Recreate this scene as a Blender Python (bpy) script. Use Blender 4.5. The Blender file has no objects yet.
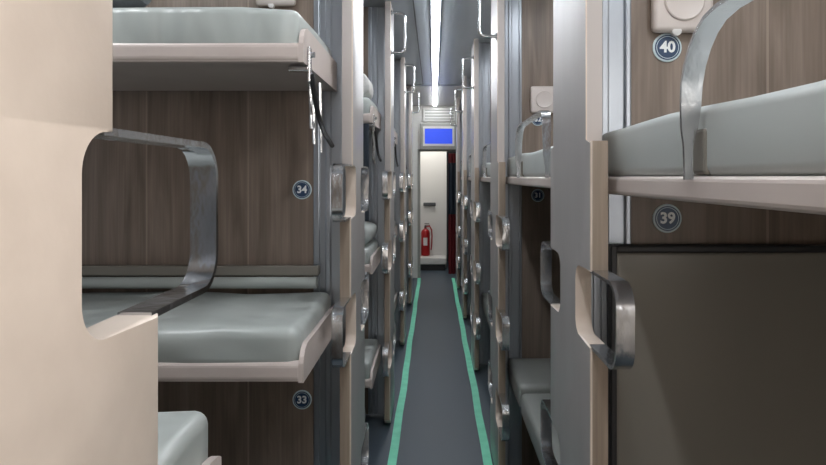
import bpy, bmesh, math, random
from mathutils import Vector, Matrix
random.seed(7)
S = bpy.context.scene
COL = S.collection
PI = math.pi
EYE = 1.55          # camera height above the floor

# ------------------------------------------------------------------ camera, world, light, exposure
cd = bpy.data.cameras.new('camera'); cam = bpy.data.objects.new('camera', cd); COL.objects.link(cam)
cam.location = (0, 0, EYE); cam.rotation_euler = (PI/2, 0, 0)
cd.sensor_width = 36; cd.lens = 600/826*36
cd.shift_x = -21/826; cd.shift_y = -55.5/826
cd.clip_start = .03; cd.clip_end = 60
S.camera = cam
W = bpy.data.worlds.new('world'); S.world = W; W.use_nodes = True
W.node_tree.nodes['Background'].inputs[0].default_value = (.55, .68, .85, 1)
W.node_tree.nodes['Background'].inputs[1].default_value = 1.0

def area(name, loc, rot, sx, sy, power, color):
    l = bpy.data.lights.new(name, 'AREA'); l.shape = 'RECTANGLE'; l.size = sx; l.size_y = sy
    l.energy = power; l.color = color
    o = bpy.data.objects.new(name, l); o.location = loc; o.rotation_euler = rot; COL.objects.link(o); return o
# added side fill to brighten the nearest left panel; daylight of the left bay window
area('side_fill_light', (1.30, -.42, 1.75), (0, PI/2, 0), .95, 1.0, 46, (1, .92, .84))
area('bay_window_daylight', (-2.22, 1.26, 1.55), (0, -PI/2, 0), .55, .9, .5, (.82, .92, 1))
area('rear_fill_light', (.05, -2.42, 1.45), (PI/2, 0, PI), .8, 1.9, 30, (1, .97, .93))  # added fill from behind the camera for surfaces facing it
STRIP_EMIT = 34
LAMP_EMIT = 46
S.view_settings.view_transform = 'Standard'; S.view_settings.look = 'None'
S.view_settings.exposure = 0.0; S.view_settings.gamma = 1; S.view_settings.use_curve_mapping = False
S.cycles.max_bounces = 8; S.cycles.diffuse_bounces = 4; S.cycles.glossy_bounces = 5
S.cycles.sample_clamp_indirect = 4; S.cycles.caustics_reflective = False; S.cycles.caustics_refractive = False

# ------------------------------------------------------------------ materials
def mat(name, col, rough=.5, metal=0, spec=.5):
    m = bpy.data.materials.new(name); m.use_nodes = True
    b = m.node_tree.nodes['Principled BSDF']
    b.inputs['Base Color'].default_value = (*col, 1); b.inputs['Roughness'].default_value = rough
    b.inputs['Metallic'].default_value = metal; b.inputs['Specular IOR Level'].default_value = spec
    return m
def N(m, t, **kw):
    n = m.node_tree.nodes.new(t)
    for k, v in kw.items():
        if k in n.inputs: n.inputs[k].default_value = v
        else: setattr(n, k, v)
    return n
def L(m, a, b): m.node_tree.links.new(a, b)
def bsdf(m): return m.node_tree.nodes['Principled BSDF']
def coords(m, scale=(1, 1, 1), rot=(0, 0, 0), kind='Object'):
    t = N(m, 'ShaderNodeTexCoord'); p = N(m, 'ShaderNodeMapping')
    p.inputs['Scale'].default_value = scale; p.inputs['Rotation'].default_value = rot
    L(m, t.outputs[kind], p.inputs['Vector']); return p.outputs[0]
def bump(m, vec, scale, strength, dist=.01, detail=3):
    n = N(m, 'ShaderNodeTexNoise'); n.inputs['Scale'].default_value = scale; n.inputs['Detail'].default_value = detail
    L(m, vec, n.inputs['Vector'])
    b = N(m, 'ShaderNodeBump'); b.inputs['Strength'].default_value = strength; b.inputs['Distance'].default_value = dist
    L(m, n.outputs[0], b.inputs['Height']); L(m, b.outputs[0], bsdf(m).inputs['Normal']); return n
def mottle(m, vec, scale, c0, c1, lo=.3, hi=.7, detail=4):
    n = N(m, 'ShaderNodeTexNoise'); n.inputs['Scale'].default_value = scale; n.inputs['Detail'].default_value = detail
    L(m, vec, n.inputs['Vector'])
    r = N(m, 'ShaderNodeValToRGB'); r.color_ramp.elements[0].position = lo; r.color_ramp.elements[1].position = hi
    r.color_ramp.elements[0].color = (*c0, 1); r.color_ramp.elements[1].color = (*c1, 1)
    L(m, n.outputs[0], r.inputs[0]); L(m, r.outputs[0], bsdf(m).inputs['Base Color']); return r

M = {}
m = M['cream'] = mat('cream_laminate', (.60, .53, .47), .30)
mottle(m, coords(m, (6, 6, 6)), 3, (.61, .52, .445), (.67, .575, .495)); bump(m, coords(m), 140, .06, .002)
m = M['pillar_grey'] = mat('pillar_dimmed_laminate', (.33, .32, .315), .31)
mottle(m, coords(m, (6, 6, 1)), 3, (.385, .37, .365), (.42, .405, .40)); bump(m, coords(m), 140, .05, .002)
M['edge_cream'] = mat('pillar_edge_cream', (.44, .40, .38), .35)
m = M['berth_cream'] = mat('berth_shell_cream', (.55, .48, .45), .38)
mottle(m, coords(m), 5, (.52, .45, .42), (.58, .51, .475))

def wood(name, c0, c1, c2, plank=.36, seam=1.45, seed=0):
    m = mat(name, c1, .42)
    v = coords(m, (6, 6, .6))
    n = N(m, 'ShaderNodeTexNoise'); n.inputs['Scale'].default_value = 3.2; n.inputs['Detail'].default_value = 7
    n.inputs['Distortion'].default_value = .8; L(m, v, n.inputs['Vector'])
    r = N(m, 'ShaderNodeValToRGB')
    e = r.color_ramp.elements; e[0].position = .28; e[0].color = (*c0, 1); e[1].position = .72; e[1].color = (*c2, 1)
    k = e.new(.5); k.color = (*c1, 1); L(m, n.outputs[0], r.inputs[0])
    v2 = coords(m, (70, 70, 1.2)); n2 = N(m, 'ShaderNodeTexNoise'); n2.inputs['Scale'].default_value = 2; n2.inputs['Detail'].default_value = 3
    L(m, v2, n2.inputs['Vector'])
    mx = N(m, 'ShaderNodeMix', data_type='RGBA', blend_type='OVERLAY'); mx.inputs['Factor'].default_value = .3
    L(m, r.outputs[0], mx.inputs[6]); L(m, n2.outputs[0], mx.inputs[7])
    # plank seams: a pale line every plank width
    t = N(m, 'ShaderNodeTexCoord'); s = N(m, 'ShaderNodeSeparateXYZ'); L(m, t.outputs['Object'], s.inputs[0])
    ad = N(m, 'ShaderNodeMath', operation='ADD'); L(m, s.outputs[0], ad.inputs[0]); ad.inputs[1].default_value = 20.1
    md = N(m, 'ShaderNodeMath', operation='MODULO'); L(m, ad.outputs[0], md.inputs[0]); md.inputs[1].default_value = plank
    lt = N(m, 'ShaderNodeMath', operation='LESS_THAN'); L(m, md.outputs[0], lt.inputs[0]); lt.inputs[1].default_value = .006
    fm = N(m, 'ShaderNodeMath', operation='MULTIPLY'); L(m, lt.outputs[0], fm.inputs[0]); fm.inputs[1].default_value = .6
    mk = N(m, 'ShaderNodeMix', data_type='RGBA', blend_type='MIX'); L(m, fm.outputs[0], mk.inputs[0])
    L(m, mx.outputs[2], mk.inputs[6]); mk.inputs[7].default_value = (c2[0]*seam, c2[1]*seam, c2[2]*seam, 1)
    L(m, mk.outputs[2], bsdf(m).inputs['Base Color'])
    return m
M['wood'] = wood('grey_oak_laminate', (.150, .114, .090), (.205, .158, .126), (.265, .21, .172))
M['wood_edge'] = wood('pale_oak_edging', (.25, .195, .15), (.31, .245, .19), (.38, .305, .24), plank=9)
m = M['steel'] = mat('polished_steel', (.70, .71, .73), .12, 1)
n = bump(m, coords(m, (1, 1, .6)), 16, .5, .008, 4)
rr = N(m, 'ShaderNodeMapRange'); L(m, n.outputs[0], rr.inputs[0]); rr.inputs[3].default_value = .08; rr.inputs[4].default_value = .36
L(m, rr.outputs[0], bsdf(m).inputs['Roughness'])
m = M['trim'] = mat('brushed_aluminium', (.36, .39, .43), .34, .9)
bump(m, coords(m, (25, 25, .5)), 3, .10, .004)
m = M['tube'] = mat('tube_steel', (.75, .76, .78), .2, 1)
m = M['vinyl'] = mat('sage_grey_vinyl', (.40, .435, .42), .32)
v = coords(m, (1.0, 1.6, 1.6), (0, .62, 0)); n = bump(m, v, 4.5, .55, .06, 1)
mottle(m, coords(m), 2.2, (.385, .42, .405), (.425, .455, .44))
m = M['side_vinyl'] = mat('side_berth_vinyl', (.43, .46, .45), .42)
bump(m, coords(m, (1, .7, 1)), 4, .25, .03, 2)
m = M['seat_vinyl'] = mat('seat_vinyl', (.26, .275, .26), .42); bump(m, coords(m), 4, .25, .03, 2)
m = M['wrinkled'] = mat('wrinkled_sage_vinyl', (.40, .435, .42), .36); bump(m, coords(m, (4.2, 1, 1.3), (0, -.75, 0)), 2.6, .8, .05, 1)
m = M['ceiling'] = mat('ceiling_sheet', (.45, .5, .55), .32, .15)
mottle(m, coords(m), 1.4, (.38, .42, .47), (.43, .475, .525)); bump(m, coords(m), 3, .08, .01)
m = M['panel'] = mat('brown_grey_laminate', (.165, .148, .128), .22)
mottle(m, coords(m), 1.6, (.195, .183, .158), (.222, .207, .178)); bump(m, coords(m), 3.5, .04, .01)
m = M['floor'] = mat('speckled_blue_grey_vinyl', (.09, .115, .14), .42)
mottle(m, coords(m), 260, (.032, .047, .062), (.078, .102, .125), .35, .65, 2); bump(m, coords(m), 320, .35, .002)
m = M['tape'] = mat('green_tape', (.13, .62, .40), .45)
mottle(m, coords(m), 14, (.17, .66, .44), (.23, .78, .54))
M['white'] = mat('white_plastic', (.72, .71, .70), .35)
M['lampcase'] = mat('reading_lamp_case', (.60, .54, .51), .4)
M['white_wall'] = mat('white_gloss_wall', (.78, .77, .74), .3)
M['dark'] = mat('black_rubber', (.02, .02, .022), .5)
M['darkgrey'] = mat('dark_grey', (.07, .075, .08), .4)
M['grey'] = mat('grey_plastic', (.33, .33, .30), .4)
M['navy'] = mat('plate_navy', (.012, .045, .11), .35)
M['plate_ring'] = mat('plate_ring', (.62, .74, .78), .35)
M['digit'] = mat('plate_white', (.85, .88, .88), .4)
M['red'] = mat('red_enamel', (.38, .012, .015), .28)
M['cabin'] = mat('cabin_wall', (.50, .46, .42), .4)
m = M['red_cloth'] = mat('red_cloth', (.13, .008, .012), .8); bump(m, coords(m), 30, .3)
m = M['blue_cloth'] = mat('navy_cloth', (.012, .02, .032), .8); bump(m, coords(m), 30, .3)
m = M['blanket'] = mat('white_blanket', (.58, .58, .56), .85); bump(m, coords(m), 18, .6, .02)
m = M['roll'] = mat('charcoal_blanket', (.10, .11, .12), .7); bump(m, coords(m), 40, .3)
def emit(name, col, st):
    m = mat(name, col, .5); b = bsdf(m); b.inputs['Emission Color'].default_value = (*col, 1); b.inputs['Emission Strength'].default_value = st; return m
M['strip'] = emit('led_diffuser', (.93, .96, 1), STRIP_EMIT)
M['lamp'] = emit('bay_lamp_diffuser', (.95, .97, 1), LAMP_EMIT)
M['screen'] = emit('blue_screen', (.022, .06, .55), .9)
m = M['glass'] = mat('window_glass', (1, 1, 1), .05); bsdf(m).inputs['Transmission Weight'].default_value = 1

# ------------------------------------------------------------------ mesh helpers
def fin(name, bm, mats, parent=None, loc=(0, 0, 0), smooth=False, rot=None):
    bmesh.ops.recalc_face_normals(bm, faces=bm.faces)
    me = bpy.data.meshes.new(name); bm.to_mesh(me); bm.free()
    for k in (mats if isinstance(mats, (list, tuple)) else [mats]): me.materials.append(M[k])
    if smooth:
        for p in me.polygons: p.use_smooth = True
        me.set_sharp_from_angle(angle=math.radians(38))
    o = bpy.data.objects.new(name, me); COL.objects.link(o); o.location = loc
    if rot: o.rotation_euler = rot
    if parent: o.parent = parent
    return o
def box(bm, x0, x1, y0, y1, z0, z1, bev=0, seg=2, mi=0):
    r = bmesh.ops.create_cube(bm, size=1)
    mt = Matrix.Translation(((x0+x1)/2, (y0+y1)/2, (z0+z1)/2)) @ Matrix.Diagonal((abs(x1-x0), abs(y1-y0), abs(z1-z0), 1))
    bmesh.ops.transform(bm, matrix=mt, verts=r['verts'])
    fs = {f for v in r['verts'] for f in v.link_faces}
    for f in fs: f.material_index = mi
    if bev:
        es = {e for v in r['verts'] for e in v.link_edges}
        q = bmesh.ops.bevel(bm, geom=list(es), offset=bev, segments=seg, profile=.5, affect='EDGES')
        for f in q['faces']: f.material_index = mi
    return bm
def B(): return bmesh.new()
def bx(*a, **k): return box(B(), *a, **k)
def prism(bm, pts, x0, x1, axis='x', mi=0, bev=0, edge_mi=None):
    """extrude a 2D outline (u,v) between x0 and x1 along axis; u,v are the two other axes in order"""
    def P(t, u, v): return {'x': (t, u, v), 'y': (u, t, v), 'z': (u, v, t)}[axis]
    a = [bm.verts.new(P(x0, u, v)) for u, v in pts]; b = [bm.verts.new(P(x1, u, v)) for u, v in pts]
    n = len(pts); fa = bm.faces.new(a); fb = bm.faces.new(b[::-1]); fa.material_index = fb.material_index = mi
    for i in range(n):
        f = bm.faces.new((a[i], b[i], b[(i+1) % n], a[(i+1) % n])); f.material_index = mi if edge_mi is None else edge_mi(pts[i], pts[(i+1) % n])
    return bm
def arc(cx, cy, r, a0, a1, n=6):
    return [(cx+r*math.cos(math.radians(a0+(a1-a0)*i/n)), cy+r*math.sin(math.radians(a0+(a1-a0)*i/n))) for i in range(n+1)]
def band(bm, path, x0, x1, th, ws=None):
    """flat strip following a 2D path in (y,z), width along x, thickness th"""
    rows = []
    n = len(path)
    X0, X1 = x0, x1
    for i, (u, v) in enumerate(path):
        if ws: x0, x1 = (X0+X1)/2-(X1-X0)/2*ws[i], (X0+X1)/2+(X1-X0)/2*ws[i]
        p = path[max(i-1, 0)]; q = path[min(i+1, n-1)]
        d = Vector((q[0]-p[0], q[1]-p[1])).normalized(); nn = Vector((-d.y, d.x))*th/2
        rows.append([bm.verts.new((x, u+s*nn.x, v+s*nn.y)) for x, s in ((x0, 1), (x1, 1), (x1, -1), (x0, -1))])
    for i in range(n-1):
        for k in range(4): bm.faces.new((rows[i][k], rows[i][(k+1) % 4], rows[i+1][(k+1) % 4], rows[i+1][k]))
    bm.faces.new(rows[0]); bm.faces.new(rows[-1][::-1])
    return bm
def tube(bm, pts, r, n=10, flat=1):
    pts = [Vector(p) for p in pts]; rows = []; up = None
    for i, p in enumerate(pts):
        d = (pts[min(i+1, len(pts)-1)] - pts[max(i-1, 0)]).normalized()
        if up is None: up = d.orthogonal().normalized()
        up = (up - d*up.dot(d)).normalized(); sd = d.cross(up)
        rr = r[i] if isinstance(r, (list, tuple)) else r
        rows.append([bm.verts.new(p + (up*math.cos(2*PI*k/n) + sd*math.sin(2*PI*k/n))*rr) for k in range(n)])
    for a, b in zip(rows, rows[1:]):
        for k in range(n): bm.faces.new((a[k], a[(k+1) % n], b[(k+1) % n], b[k]))
    bm.faces.new(rows[0][::-1]); bm.faces.new(rows[-1]); return bm
def lathe(bm, prof, cx, cy, n=20, axis='z', mi=0):
    rows = []
    for r, h in prof:
        rows.append([bm.verts.new({'z': (cx+r*math.cos(2*PI*k/n), cy+r*math.sin(2*PI*k/n), h), 'y': (cx+r*math.cos(2*PI*k/n), h, cy+r*math.sin(2*PI*k/n))}[axis]) for k in range(n)])
    for a, b in zip(rows, rows[1:]):
        for k in range(n): bm.faces.new((a[k], a[(k+1) % n], b[(k+1) % n], b[k])).material_index = mi
    bm.faces.new(rows[0][::-1]).material_index = mi; bm.faces.new(rows[-1]).material_index = mi; return bm
def cushion(bm, x0, x1, y0, y1, z0, z1, r, wav=.004, nx=14, ny=10, seed=0):
    """rounded pad with a slightly uneven skin"""
    box(bm, x0, x1, y0, y1, z0, z1, bev=r, seg=4)
    rnd = random.Random(seed); ph = [rnd.random()*6 for _ in range(4)]
    long = [e for e in bm.edges if e.calc_length() > .12]
    bmesh.ops.subdivide_edges(bm, edges=long, cuts=12, use_grid_fill=True)
    for v in bm.verts:
        c = v.co
        w = wav*(math.sin(c.x*9+c.y*6+ph[0]) + .6*math.sin(c.x*17-c.y*11+ph[1]+c.z*30))
        t = (c.z-z0)/(z1-z0)
        v.co.z += w*t
        if t > .15: v.co.y += w*.6*(1 if c.y > (y0+y1)/2 else -1)
    return bm
def root(name, label, cat, loc=(0, 0, 0), group=None):
    o = bpy.data.objects.new(name, None); o.empty_display_size = .05; COL.objects.link(o); o.location = loc
    o['label'] = label; o['category'] = cat
    if group: o['group'] = group
    return o
def tag(o, label, cat, group=None):
    o['label'] = label; o['category'] = cat
    if group: o['group'] = group
    return o
def struct(name, bm, mats, **k):
    o = fin(name, bm, mats, **k); o['kind'] = 'structure'; return o
def dup(o, loc, label=None):
    c = o.copy(); COL.objects.link(c); c.location = loc
    if label: c['label'] = label
    for ch in list(o.children):
        d = ch.copy(); COL.objects.link(d); d.parent = c; d.matrix_parent_inverse = ch.matrix_parent_inverse
        for g in list(ch.children):
            e = g.copy(); COL.objects.link(e); e.parent = d
    return c

# ------------------------------------------------------------------ dimensions
CEIL = EYE+1.10
XL, XR = -.27, .318          # aisle faces of the end panels, left and right
TH = .036
PER = 1.75
AY = .395                    # centre of the bulkhead nearest the camera, left
LY = [AY+PER*i for i in range(5)]
RY = [1.43+PER*i for i in range(5)]
YEND = 9.22
WL, WR = -2.12, 1.04

# ------------------------------------------------------------------ setting
struct('floor', bx(WL-.1, WR+.1, -2.6, 11.2, -.06, 0), 'floor')
struct('ceiling', bx(WL-.1, WR+.1, -2.6, 11.2, CEIL, CEIL+.06), 'ceiling')
def holed_wall(x0, x1, holes):
    bm = B(); y = -2.6
    for (a, b, z0, z1) in holes:
        box(bm, x0, x1, y, a, 0, CEIL); box(bm, x0, x1, a, b, 0, z0); box(bm, x0, x1, a, b, z1, CEIL); y = b
    box(bm, x0, x1, y, 11.2, 0, CEIL); return bm
wr = (-.92, .08, 1.22, 2.25); wl = (.80, 1.72, 1.25, 1.80)
struct('wall_right', holed_wall(WR, WR+.08, [wr]), 'cabin')
struct('wall_left', holed_wall(WL-.08, WL, [wl]), 'cabin')
struct('wall_back', bx(WL, WR, -2.6, -2.5, 0, CEIL), 'cabin')
def window(name, x, w):
    bm = B(); a, b, z0, z1 = w; f = .03
    box(bm, x-.03, x+.03, a, b, z0, z0+f); box(bm, x-.03, x+.03, a, b, z1-f, z1)
    box(bm, x-.03, x+.03, a, a+f, z0+f, z1-f); box(bm, x-.03, x+.03, b-f, b, z0+f, z1-f)
    struct(name, bm, 'trim')
window('window_1', WR+.05, wr); window('window_2', WL-.05, wl)  # right window is unseen, opened to let the side fill in
# end wall with its doorway
bm = B(); ox0, ox1, oz = -.222, .352, EYE+.405
box(bm, WL, ox0, YEND, YEND+.06, 0, CEIL); box(bm, ox1, WR, YEND, YEND+.06, 0, CEIL); box(bm, ox0, ox1, YEND, YEND+.06, oz, CEIL)
struct('wall_end', bm, 'white_wall')
bm = B()
box(bm, ox0-.03, ox0+.012, YEND-.02, YEND+.07, 0, oz+.02); box(bm, ox1-.012, ox1+.03, YEND-.02, YEND+.07, 0, oz+.02); box(bm, ox0, ox1, YEND-.02, YEND+.07, oz-.012, oz+.02)
struct('trim_1', bm, 'grey')
struct('wall_vestibule', bx(-.60, .215, 10.25, 10.31, 0, CEIL), 'white_wall')
struct('wall_vestibule_back', bx(-.60, 1.0, 11.1, 11.15, 0, CEIL), 'darkgrey')
struct('wall_vestibule_side', bx(-.66, -.60, YEND+.06, 10.31, 0, CEIL), 'white_wall')
struct('wall_vestibule_right', bx(.62, .68, YEND+.06, 11.1, 0, CEIL), 'darkgrey')
# ceiling seams: raised cover strips
bm = B()
for x in (-.13,): box(bm, x-.004, x+.004, -2.4, 7.15, CEIL-.004, CEIL)
struct('trim_2', bm, 'darkgrey')
struct('trim_3', bx(-.5, .6, 7.15, 7.19, CEIL-.012, CEIL, bev=.003), 'trim')
struct('trim_4', bx(-.5, .6, 7.20, YEND, CEIL-.006, CEIL), 'white_wall')

# floor tapes (with a little hand-laid waviness)
def tape(name, f, label):
    bm = B(); pts = []
    ys = [.4+.22*i for i in range(41)]
    for y in ys:
        xc = f(y)+.0025*math.sin(y*3.1)+.002*math.sin(y*7.3+1); pts.append((xc-.024, xc+.024, y))
    top = [[bm.verts.new((a, y, .0025)), bm.verts.new((b, y, .0025))] for a, b, y in pts]
    bot = [[bm.verts.new((a, y, .0003)), bm.verts.new((b, y, .0003))] for a, b, y in pts]
    for i in range(len(pts)-1):
        bm.faces.new((top[i][0], top[i][1], top[i+1][1], top[i+1][0])); bm.faces.new((bot[i][0], bot[i+1][0], bot[i+1][1], bot[i][1]))
        bm.faces.new((top[i][0], top[i+1][0], bot[i+1][0], bot[i][0])); bm.faces.new((top[i][1], bot[i][1], bot[i+1][1], top[i+1][1]))
    tag(fin(name, bm, 'tape'), label, 'floor tape', 'green floor tapes')
tape('floor_tape', lambda y: -.225, 'green tape line on the floor along the left side of the aisle')
tape('floor_tape', lambda y: .293, 'green tape line on the floor along the right side of the aisle')

# aisle light strip
r = root('ceiling_light_strip', 'long bright white light strip running along the middle of the aisle ceiling', 'ceiling light', (.012, 0, CEIL))
bm = B(); box(bm, -.036, -.027, -2.3, 9.1, -.010, 0); box(bm, .027, .036, -2.3, 9.1, -.010, 0); box(bm, -.036, .036, 9.1, 9.115, -.016, 0)
fin('light_housing', bm, 'trim', r)
fin('light_diffuser', bx(-.027, .027, -2.3, 9.1, -.022, -.001, bev=.008), 'strip', r)

# ------------------------------------------------------------------ bulkheads
def outline(hu, hl, zstep, notches, z0=.02, z1=CEIL-.002, r=.035, dep=.13):
    """end panel outline in (y,z); upper half-width hu, lower half-width hl, notches = centres of the hand openings"""
    def side(s):          # bottom to top on the +y side
        p = [(hl-.03, z0)] + [(hl, z0+.03)]
        for c, h in sorted(notches):
            d = dep
            zb, zt = c-h, c+h
            p.append((hl, zb))
            p += arc(hl-d+r, zb+r, r, 270, 180, 12) + arc(hl-d+r, zt-r, r, 180, 90, 12)
            if zt+.03 < zstep: p.append((hl, zt))
            else: pass
        if p[-1][1] < zstep-.02: p.append((hl, zstep))
        p.append((hu, p[-1][1] if p[-1][1] > zstep-.03 else zstep)); p.append((hu, z1))
        return [(s*u, z) for u, z in p]
    R = side(1); Lf = side(-1)
    return R + Lf[::-1]
def grab_loop(parent, x0, x1, edge, c, h, sgn, zup_edge=None):
    """flat steel loop leaving the panel edge and coming back: sgn is the y direction it sticks out"""
    out = .163; r = .042
    a = [((zup_edge or edge)-.012, c+h+.001)] + [(edge+out-r, c+h+.001)] + arc(edge+out-r, c+h+.001-r, r, 90, 0, 7)[1:] + arc(edge+out-r, c-h-.001+r, r, 0, -90, 7) + [(edge-.012, c-h-.001)]
    return fin('grab_loop', band(B(), [(sgn*u, v) for u, v in a], x0, x1, .007), 'steel', parent, smooth=True)
def digits(txt, size, parent, loc):
    cu = bpy.data.curves.new('digits', 'FONT'); cu.body = txt; cu.size = size; cu.align_x = 'CENTER'; cu.align_y = 'CENTER'
    cu.extrude = .0006; cu.offset = size*.03; cu.resolution_u = 3
    t = bpy.data.objects.new('tmp', cu); COL.objects.link(t)
    bpy.context.view_layer.update()
    me = bpy.data.meshes.new_from_object(t.evaluated_get(bpy.context.evaluated_depsgraph_get()))
    bpy.data.objects.remove(t); me.materials.clear(); me.materials.append(M['digit'])
    o = bpy.data.objects.new('berth_number', me); COL.objects.link(o); o.parent = parent; o.location = loc; o.rotation_euler = (PI/2, 0, 0)
    return o
def plate(parent, x, y, z, txt):
    bm = B()
    lathe(bm, [(.034, 0), (.034, -.003), (.0325, -.0045), (.0305, -.0045), (.0303, -.0040)], 0, 0, 32, 'y', 0)
    lathe(bm, [(.0295, -.0040), (.0295, -.0052)], 0, 0, 32, 'y', 1)
    o = fin('number_plate', bm, ['plate_ring', 'navy'], parent, (x, y, z)); o['label'] = 'round navy berth number plate with pale ring, reading ' + txt
    # fine pale inner ring
    bm = B(); n = 36
    rows = [[bm.verts.new((rr*math.cos(2*PI*k/n), yy, rr*math.sin(2*PI*k/n))) for k in range(n)] for rr, yy in ((.0262, -.0052), (.0262, -.0058), (.0250, -.0058), (.0250, -.0052))]
    for i in range(4):
        for k in range(n): bm.faces.new((rows[i][k], rows[i][(k+1) % n], rows[(i+1) % 4][(k+1) % n], rows[(i+1) % 4][k]))
    fin('ring', bm, 'plate_ring', o)
    digits(txt, .036, o, (0, -.0056, 0)); return o
def reading_lamp(parent, x, y, z):
    o = fin('reading_lamp', bx(x-.07, x+.07, y-.03, y, z-.07, z+.07, bev=.012, seg=3), 'lampcase', parent, smooth=True)
    bm = B(); lathe(bm, [(.046, -.030), (.046, -.034), (.043, -.036), (.040, -.0345), (.001, -.0345)], 0, 0, 28, 'y')
    fin('lamp_dial', bm, 'lampcase', o, (x, y, z), smooth=True)
    fin('lamp_knob', lathe(B(), [(.011, -.012), (.011, -.026), (.008, -.028)], 0, 0, 14, 'y'), 'white', o, (x-.015, y, z-.068), smooth=True)
def pull(parent, xp, y, z0, z1, s):
    """slim U pull: leaves the pillar towards the aisle (s = +1 to the right)"""
    o = .088; r = .03
    path = [(xp, y, z1)] + [(xp+s*(o-r), y, z1)] + [(xp+s*(o-r+r*math.sin(t)), y, z1-r+r*math.cos(t)) for t in (.4, .8, 1.2, PI/2)] \
        + [(xp+s*(o-r+r*math.cos(t)), y, z0+r-r*math.sin(t)) for t in (0, .4, .8, 1.2, PI/2)] + [(xp, y, z0)]
    bm = tube(B(), path, .0085, 10)
    for z in (z0, z1): tube(bm, [(xp, y, z), (xp+s*.008, y, z)], .019, 14)
    fin('tube_handle', bm, 'tube', parent, smooth=True)

HL = [(EYE-.048, .085), (EYE-.485, .09), (EYE-1.10, .085)]
HR = [(EYE-.270, .076), (EYE-.74, .08), (EYE-1.16, .085)]
def bulkhead(side, y, label, plates):
    s = -1 if side == 'left' else 1
    r = root('berth_bulkhead', label, 'bulkhead', (0, y, 0), f'berth bulkheads along the {side} side of the aisle')
    xa = XL if s < 0 else XR
    hu, hl, zs = (.150 if y > 1 else .112, .195, EYE+.038) if s < 0 else (.168, .21, EYE+.074)
    wallx = WL if s < 0 else WR
    xt = (-.425 if s < 0 else .462)
    x_in = xa+s*TH
    # wood board
    z0 = .02
    bm = B(); box(bm, xt, wallx-s*.002, -.022, .022, z0, CEIL-.003)
    fin('wood_panel', bm, 'wood', r)
    # ribbed metal corner cover
    bm = B(); lo, hi = sorted((x_in+s*.001, xt)); w = (hi-lo)
    box(bm, lo, hi, -.018, .018, z0, CEIL-.004)
    for a, b, d in ((0, .18, .03), (.34, .52, .026), (.86, 1, .028)): box(bm, lo+w*a, lo+w*b, -d, d, z0, CEIL-.004, bev=.004)
    fin('metal_cover', bm, 'trim', r)
    # end panel with its hand openings
    notch = HL if s < 0 else HR
    pts = outline(hu, hl, zs, notch)
    def em(a, b):
        if abs(a[0]-b[0]) < 1e-6 and abs(abs(a[0])-hl) < 1e-6: return 1
        if abs(a[0]-b[0]) < 1e-6 and abs(abs(a[0])-hu) < 1e-6: return 3
        return 0
    bm = prism(B(), pts, min(xa, x_in), max(xa, x_in), 'x', edge_mi=em)
    xs = xa
    if y > 1:  # all but the nearest panel: grey puts their dimmer light into the colour
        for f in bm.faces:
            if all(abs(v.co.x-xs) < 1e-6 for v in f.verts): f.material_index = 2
    es = [e for e in bm.edges if abs(e.verts[0].co.x-xs) < 1e-6 and abs(e.verts[1].co.x-xs) < 1e-6]
    bmesh.ops.bevel(bm, geom=es, offset=.004, segments=3, profile=.5, affect='EDGES', clamp_overlap=True)
    fin('end_panel', bm, ['cream', 'wood_edge', 'pillar_grey', 'edge_cream'], r, smooth=True)
    lo, hi = sorted((xa+s*.002, x_in-s*.001))
    for c, h in notch:
        for q in (-1, 1): grab_loop(r, lo, hi, hl, c, h, q, hu if c+h+.03 > zs else None)
    return r, s
LV = {'left': {}, 'right': {}}
lp_lab = ['cream end panel nearest the camera at left, with a large steel grab loop',
          'oak board with number plates 34 and 33 and a pillar, left of the aisle',
          'second cream and wood pillar bulkhead beyond plate 34, left of the aisle',
          'third cream pillar bulkhead beyond plate 34, left of the aisle',
          'farthest left pillar bulkhead, beside the end doorway under the blue screen']
rp_lab = ['oak board with number plates 40 and 39 and a broad pillar, right side',
          'second pillar bulkhead on the right, with plate 32 behind a guard rail',
          'third pillar bulkhead on the right side of the aisle',
          'fourth pillar bulkhead on the right side of the aisle',
          'farthest right pillar bulkhead, beside the end doorway']
for i, y in enumerate(LY):
    r, s = bulkhead('left', y, lp_lab[i], None)
    if i >= 1:
        n = 33-8*(i-1)
        yf = -.0225
        if n > 0:
            plate(r, -.466, yf, EYE-.045, str(n+1)); plate(r, -.466, yf, EYE-.787, str(n))
        reading_lamp(r, -.555, yf, EYE+.67)
        reading_lamp(r, -.60, yf, EYE+.10) if i > 1 else None
    if i >= 1: pull(r, XL, -.13 if i > 1 else -.10, EYE+.780 if i > 1 else EYE+.86, EYE+1.03 if i > 1 else EYE+1.07, 1) if i > 1 else None
for i, y in enumerate(RY):
    r, s = bulkhead('right', y, rp_lab[i], None)
    n = 40-8*i
    yf = -.0225
    if n > 0:
        plate(r, .546, yf, EYE+.303, str(n)); plate(r, .546, yf, EYE-.097, str(n-1))
    reading_lamp(r, .575, yf, EYE+.405)
    if i >= 1: pull(r, XR, -.15, EYE+.71, EYE+.95, -1)

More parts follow.
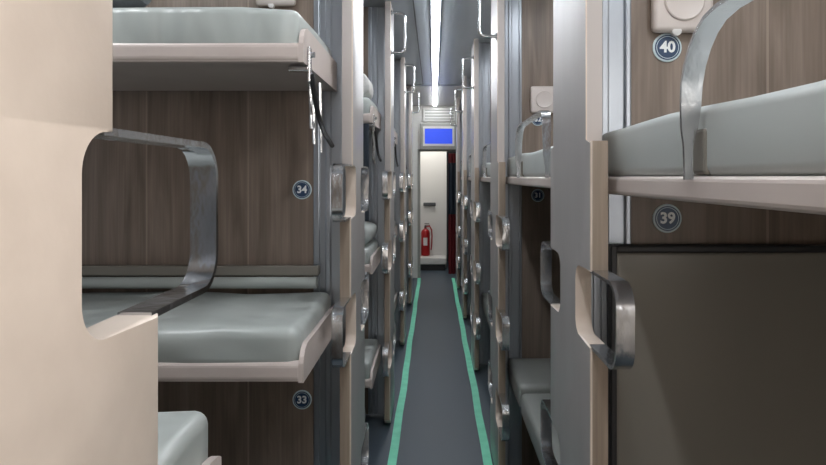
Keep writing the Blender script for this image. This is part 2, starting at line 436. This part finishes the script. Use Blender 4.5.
# ------------------------------------------------------------------ left berths
BW = .545
def left_berth(kind, loc, label, s=-1, group=None):
    """s=-1: hangs from the near face of a bulkhead and reaches towards the camera"""
    r = root('sleeping_berth', label, 'berth', loc, group)
    Lx = -1.76
    bm = B()
    box(bm, Lx, 0, min(0, s*(BW-.004)), max(0, s*(BW-.004)), .003, .030)
    lo, hi = sorted((s*(BW-.034), s*BW))
    box(bm, Lx, 0, lo, hi, 0, .054, bev=.015, seg=4)
    h = {'upper': .100, 'middle2': .062}.get(kind, .092); mt = {'upper': .148, 'middle2': .128, 'middle': .140}.get(kind, .14)
    pts = [(0, 0), (s*BW, 0)] + [(s*BW, .05)] + [(s*(BW-.008), .05+(h-.05)*.4), (s*(BW-.022), .05+(h-.05)*.75), (s*(BW-.05), h), (0, h)]
    prism(bm, pts, -.012, .001, 'x')
    fin('berth_tray', bm, 'berth_cream', r)
    bm = cushion(B(), Lx+.01, -.013, min(s*.012, s*(BW-.006)), max(s*.012, s*(BW-.006)), .030, mt, .022 if kind != 'middle' else .032, .0035, seed=hash(kind) % 7)
    fin('mattress', bm, 'wrinkled' if kind == 'upper' else 'vinyl', r, smooth=True)
    if kind == 'middle':
        bm = B(); lo, hi = sorted((s*.008, s*.05)); box(bm, Lx, -.055, lo, hi, .197, .232, bev=.006)
        fin('hinge_board', bm, 'panel', r)
        fin('hinge_bolster', tube(B(), [(Lx, s*.055, .176), (-.06, s*.055, .176)], .020, 14), 'vinyl', r, smooth=True)
    if kind == 'upper':
        # hinge bracket at the tray corner and a slack strap to the pillar
        f = s*(BW-.055)
        bm = B(); box(bm, .001, .010, f-.012, f+.012, -.045, .05, bev=.003); box(bm, -.05, .006, f-.012, f+.012, -.016, -.001, bev=.003)
        tube(bm, [(.004, f, .03), (.020, f, .03)], .008, 10)
        fin('hinge_bracket', bm, 'steel', r)
        pts = [(.010, f, -.02), (.012, f-s*.03, -.07), (.012, f-s*.09, -.125), (.013, f-s*.17, -.165), (.014, f-s*.25, -.185), (.016, f-s*.30, -.20)]
        fin('support_strap', tube(B(), pts, .0075, 8), 'dark', r, smooth=True)
        for k, (dy, za, zb) in enumerate(((.09, .01, -.16), (.16, .01, -.20), (.30, .01, -.22))):
            fin('stay_rod', tube(B(), [(-.012-.006*k, f-s*dy, za), (-.012-.006*k, f-s*(dy+.02), zb)], .0055, 8), 'steel', r, smooth=True)
    return r
ZU, ZM, ZL = EYE+.300, EYE-.538, EYE-1.17
XB = -.342
for i in range(1, 5):
    y = LY[i]-.034
    where = ['', 'beside plate 34 on the left', 'behind the first left pillar', 'behind the second left pillar', 'behind the third left pillar'][i]
    left_berth('upper', (XB, y, ZU), f'cream upper berth with sage grey mattress {where}', group='left upper berths')
    left_berth('middle', (XB, y, ZM), f'cream middle berth with sage grey mattress {where}' if i > 1 else 'cream middle berth with sage grey mattress between plates 34 and 33', group='left middle berths')
    if i > 1: left_berth('lower', (XB, y, ZL), f'lower berth seat with grey cushion {where}', group='left lower berths')
left_berth('middle2', (XB-.004, LY[0]+.034, ZM+.034), 'grey middle berth mattress with pale shell at bottom left, just behind the nearest cream panel', s=1, group='left middle berths')
# lower seat of the first bay's far side is outside the frame; the roll lies on the upper berth
bm = lathe(B(), [(.02, -.17), (.05, -.165), (.068, -.14), (.072, 0), (.068, .14), (.05, .165), (.02, .17)], 0, 0, 22, 'y')
o = fin('rolled_blanket', bm, 'roll', loc=(-.965, 1.66, ZU+.158+.072), smooth=True, rot=(0, 0, PI/2)); tag(o, 'rolled charcoal blanket on the upper berth mattress at top left', 'blanket')

# bedding in the next bay, seen in the gap behind the first left pillar
def lump(name, mt, x0, x1, y0, y1, z0, z1, label, cat, seed, amp=.016):
    bm = B(); box(bm, x0, x1, y0, y1, z0, z1, bev=min(x1-x0, y1-y0, z1-z0)*.42, seg=5)
    bmesh.ops.subdivide_edges(bm, edges=[e for e in bm.edges if e.calc_length() > .03], cuts=4, use_grid_fill=True)
    rnd = random.Random(seed); p = [rnd.random()*6 for _ in range(3)]
    for v in bm.verts:
        c = v.co; t = (c.z-z0)/(z1-z0)
        w = amp*(math.sin(c.x*26+p[0])+math.sin(c.y*31+p[1]+c.z*22)); v.co += Vector((w*.5, w*.6, abs(w)*.6))*min(1, t*1.5)
    tag(fin(name, bm, mt, smooth=True), label, cat)
y2 = LY[2]
lump('folded_blanket', 'blanket', -.66, -.36, y2-.56, y2-.22, ZU+.160, ZU+.275, 'crumpled white blanket on the upper berth behind the first left pillar', 'blanket', 3)
lump('pillow', 'side_vinyl', -.70, -.36, y2-.54, y2-.14, ZM+.152, ZM+.26, 'grey pillow on the middle berth behind the first left pillar', 'pillow', 5, .010)

lump('travel_bag', 'darkgrey', -.66, -.37, y2-.95, y2-.50, .0, .36, 'dark travel bag on the floor behind the first left pillar', 'bag', 8, .008)
# ------------------------------------------------------------------ right side berths
def side_upper(y0, y1, label, first):
    r = root('side_berth', label, 'berth', (.372, y0, EYE), 'side upper berths')
    W_ = WR-.372-.004; l = y1-y0
    bm = B(); box(bm, 0, W_, 0, l, -.037, .001, bev=.008, seg=3)
    fin('berth_tray', bm, 'berth_cream', r)
    # mattress with a cut-out where the guard rail comes down
    bm = cushion(B(), .012, W_-.01, .01, l-.006, .0, .103, .017, .0028, seed=2)
    fin('mattress', bm, 'side_vinyl', r, smooth=True)
    fin('rail_slot', bx(.0085, .03, l-.535-.022, l-.535+.022, .003, .070, bev=.006), 'panel', r)
    # guard rail: flat steel strip, two feet, long level top
    ya, yb = l-.535, l-1.20     # far foot, near foot
    zt = .220
    up = [(ya, -.004), (ya+.003, .02), (ya+.002, .045), (ya-.002, .07), (ya-.006, .10)] + [(ya-.006-.11+.11*math.cos(t), .104+.11*math.sin(t)) for t in (.25, .5, .75, 1.0, 1.25, PI/2)]
    dn = [(yb+.006+.05-.05*math.sin(t), zt-.05+.05*math.cos(t)) for t in (0, .4, .8, 1.2, PI/2)] + [(yb+.004, .08), (yb-.002, .03), (yb, -.004)]
    ws = [.42, .36, .45, .78, .95] + [1]*11 + [.8, .4, .42]
    fin('guard_rail', band(B(), up+dn, -.020, .010, .006, ws[:len(up+dn)]), 'steel', r, smooth=True)
    return r
ypre = RY[0]-PER
slab = ['sage grey side berth beside plate 40 with a steel guard rail at upper right',
        'side upper berth left of the broad right pillar, steel guard rail before plate 32',
        'side upper berth behind the second right pillar', 'side upper berth behind the third right pillar', 'side upper berth behind the fourth right pillar']
for i in range(5):
    side_upper((RY[i]-PER)+.030, RY[i]-.030, slab[i], i == 0)

def side_seat(y0, y1, label):
    r = root('lower_bench', label, 'bench', (.385, y0, 0), 'side lower seats')
    l = y1-y0; W_ = WR-.385-.004; z = EYE-.945
    fin('seat_cushion', cushion(B(), 0, W_, l-.43, l-.004, z-.11, z, .022, .002, seed=4), 'seat_vinyl', r, smooth=True)
    fin('seat_cushion', cushion(B(), .006, W_, .43, l-.436, z-.13, z-.028, .022, .002, seed=6), 'seat_vinyl', r, smooth=True)
    fin('seat_cushion', cushion(B(), 0, W_, .004, .424, z-.11, z, .022, .002, seed=8), 'seat_vinyl', r, smooth=True)
    bm = B(); box(bm, .03, W_, .01, l-.01, z-.16, z-.125, bev=.006)
    fin('seat_frame', bm, 'darkgrey', r)
    for yc in (.30, l-.30):
        pts = [(.05, z-.16), (.06, z-.26), (.12, z-.36), (.20, .04), (.20, .0), (.56, .0), (.56, z-.16)]
        fin('pedestal', prism(B(), pts, yc-.14, yc+.14, 'y'), 'cabin', r)
    return r
sl = ['grey side lower seat between the broad right pillar and the second right pillar', 'side lower seat behind the second right pillar', 'side lower seat behind the third right pillar', 'side lower seat behind the fourth right pillar']
for i in range(1, 5):
    side_seat((RY[i]-PER)+.05, RY[i]-.030, sl[i-1])

# folded seat back standing under plate 39
r = root('folding_seat_back', 'large brown grey folded seat back standing under plate 39 at lower right', 'seat back', (.415, RY[0]-.030, .02))
hh = EYE-.172
fin('back_panel', bx(0, WR-.415-.004, -.035, -.004, 0, hh-.02, bev=.006), 'panel', r)
fin('top_edge', bx(0, WR-.415-.004, -.038, -.002, hh-.02, hh-.004, bev=.004), 'dark', r)
fin('side_edge', bx(-.012, .001, -.038, -.002, 0, hh-.004, bev=.003), 'dark', r)

# ------------------------------------------------------------------ bay lamps; right-hand ones added to brighten the side berths
for i, (x, y) in enumerate([(-1.15, 1.27), (-1.15, 3.02), (-1.15, 4.77), (-1.15, 6.52), (-1.15, 8.3), (.72, .45), (.72, 2.2), (.72, 3.95), (.72, 5.7)]):
    r = root('bay_ceiling_lamp', 'round bay ceiling lamp over bay', 'ceiling lamp', (x, y, CEIL), 'bay ceiling lamps')
    fin('lamp_rim', lathe(B(), [(.15, 0), (.15, -.02), (.135, -.03), (.13, -.02)], 0, 0, 28), 'white', r)
    fin('lamp_diffuser', lathe(B(), [(.128, -.018), (.12, -.03), (.05, -.036)], 0, 0, 28), 'lamp', r)
area('vestibule_lamp', (-.05, 9.75, CEIL-.03), (0, 0, 0), .4, .25, 14, (1, .97, .93))

# ------------------------------------------------------------------ far end
r = root('display_unit', 'grey display unit with a blank blue screen above the end doorway', 'display', (.070, YEND-.024, EYE+.62))
bm = B(); w, h = .285, .205
box(bm, -w, w, -.07, 0, -h, h, bev=.012)
fin('casing', bm, 'grey', r)
bm = B(); 
for a in ((-w+.045, w-.045, .115, .150), (-w+.045, w-.045, -.150, -.115), (-w+.045, -w+.075, -.115, .115), (w-.075, w-.045, -.115, .115)): box(bm, a[0], a[1], -.082, -.069, a[2], a[3])
fin('bezel', bm, 'white', r)
fin('screen', bx(-w+.076, w-.076, -.076, -.069, -.114, .114), 'screen', r)
# white slatted box: bright reflections above the display put into shape and colour
o = root('reflection_box', 'white slatted box drawn for bright reflections above the blue screen', 'reflection', (.08, YEND-.003, EYE+.955))
fin('frame', bx(-.25, .25, -.03, 0, -.10, .10, bev=.008), 'white_wall', o)
for k in range(4): fin('slat', bx(-.22, .22, -.038, -.028, -.075+.045*k, -.058+.045*k, bev=.003), 'grey', o)

r = root('fire_extinguisher', 'red fire extinguisher on the white wall beyond the end doorway', 'fire extinguisher', (-.145, 10.15, .20))
fin('cylinder', lathe(B(), [(.05, .02), (.072, .03), (.075, .06), (.075, .40), (.066, .44), (.04, .465), (.022, .475), (.022, .495)], 0, 0, 22), 'red', r, smooth=True)
bm = B(); box(bm, -.018, .018, -.02, .02, .49, .525, bev=.004); box(bm, -.015, .075, -.01, .01, .53, .542, bev=.003); box(bm, -.015, .065, -.01, .01, .558, .568, bev=.003)
fin('valve_lever', bm, 'dark', r)
fin('hose', tube(B(), [(.018, -.01, .51), (.07, -.02, .52), (.105, -.02, .46), (.112, -.02, .35), (.105, -.02, .22), (.095, -.02, .12)], .011, 8), 'red', r, smooth=True)
fin('label_patch', bx(-.035, .035, -.0785, -.070, .20, .33, bev=.002), 'white', r)
fin('wall_bracket', bx(-.03, .03, .06, .098, .33, .37), 'dark', r)
r = root('white_step_box', 'low white step box at the foot of the white wall beyond the doorway', 'step', (-.02, 10.08, 0))
fin('box', bx(-.24, .225, -.15, .15, .10, .215, bev=.015), 'white_wall', r)
fin('plinth', bx(-.22, .205, -.13, .15, 0, .10), 'dark', r)
o = fin('wall_grip', bx(-.17, .04, -.035, 0, -.028, .028, bev=.008), 'darkgrey', loc=(-.01, 10.248, EYE-.465)); tag(o, 'short dark grip bar on the white wall above the extinguisher', 'grip')
def drape(name, mt, x0, x1, y, z0, z1, amp, label, cat, th=.012, nf=4.5):
    bm = B(); n = 28; F = []; K = []
    for i in range(n+1):
        x = x0+(x1-x0)*i/n; w = amp*math.sin(i/n*nf*2*PI)
        F.append([bm.verts.new((x, y+w-th/2, z)) for z in (z0, (z0+z1)/2, z1)]); K.append([bm.verts.new((x, y+w+th/2, z)) for z in (z0, (z0+z1)/2, z1)])
    for i in range(n):
        for k in range(2):
            bm.faces.new((F[i][k], F[i+1][k], F[i+1][k+1], F[i][k+1])); bm.faces.new((K[i][k], K[i][k+1], K[i+1][k+1], K[i+1][k]))
        bm.faces.new((F[i][0], K[i][0], K[i+1][0], F[i+1][0])); bm.faces.new((F[i][2], F[i+1][2], K[i+1][2], K[i][2]))
    for k in range(2): bm.faces.new((F[0][k], F[0][k+1], K[0][k+1], K[0][k])); bm.faces.new((F[n][k], K[n][k], K[n][k+1], F[n][k+1]))
    tag(fin(name, bm, mt, smooth=True), label, cat)
drape('hanging_coat', 'blue_cloth', -.60, -.355, y2-.615, EYE-.24, EYE+.29, .014, 'dark coat hanging below the upper berth behind the first left pillar', 'coat', .02, 3)
drape('door_curtain', 'red_cloth', .225, .44, 9.42, .03, EYE+.37, .018, 'long dark red cloth hanging at the right side of the end doorway', 'curtain')
drape('hanging_jacket', 'blue_cloth', .225, .40, 9.35, EYE-.58, EYE+.22, .02, 'dark navy cloth hanging over the red cloth at the end doorway', 'cloth', .03, 2.5)
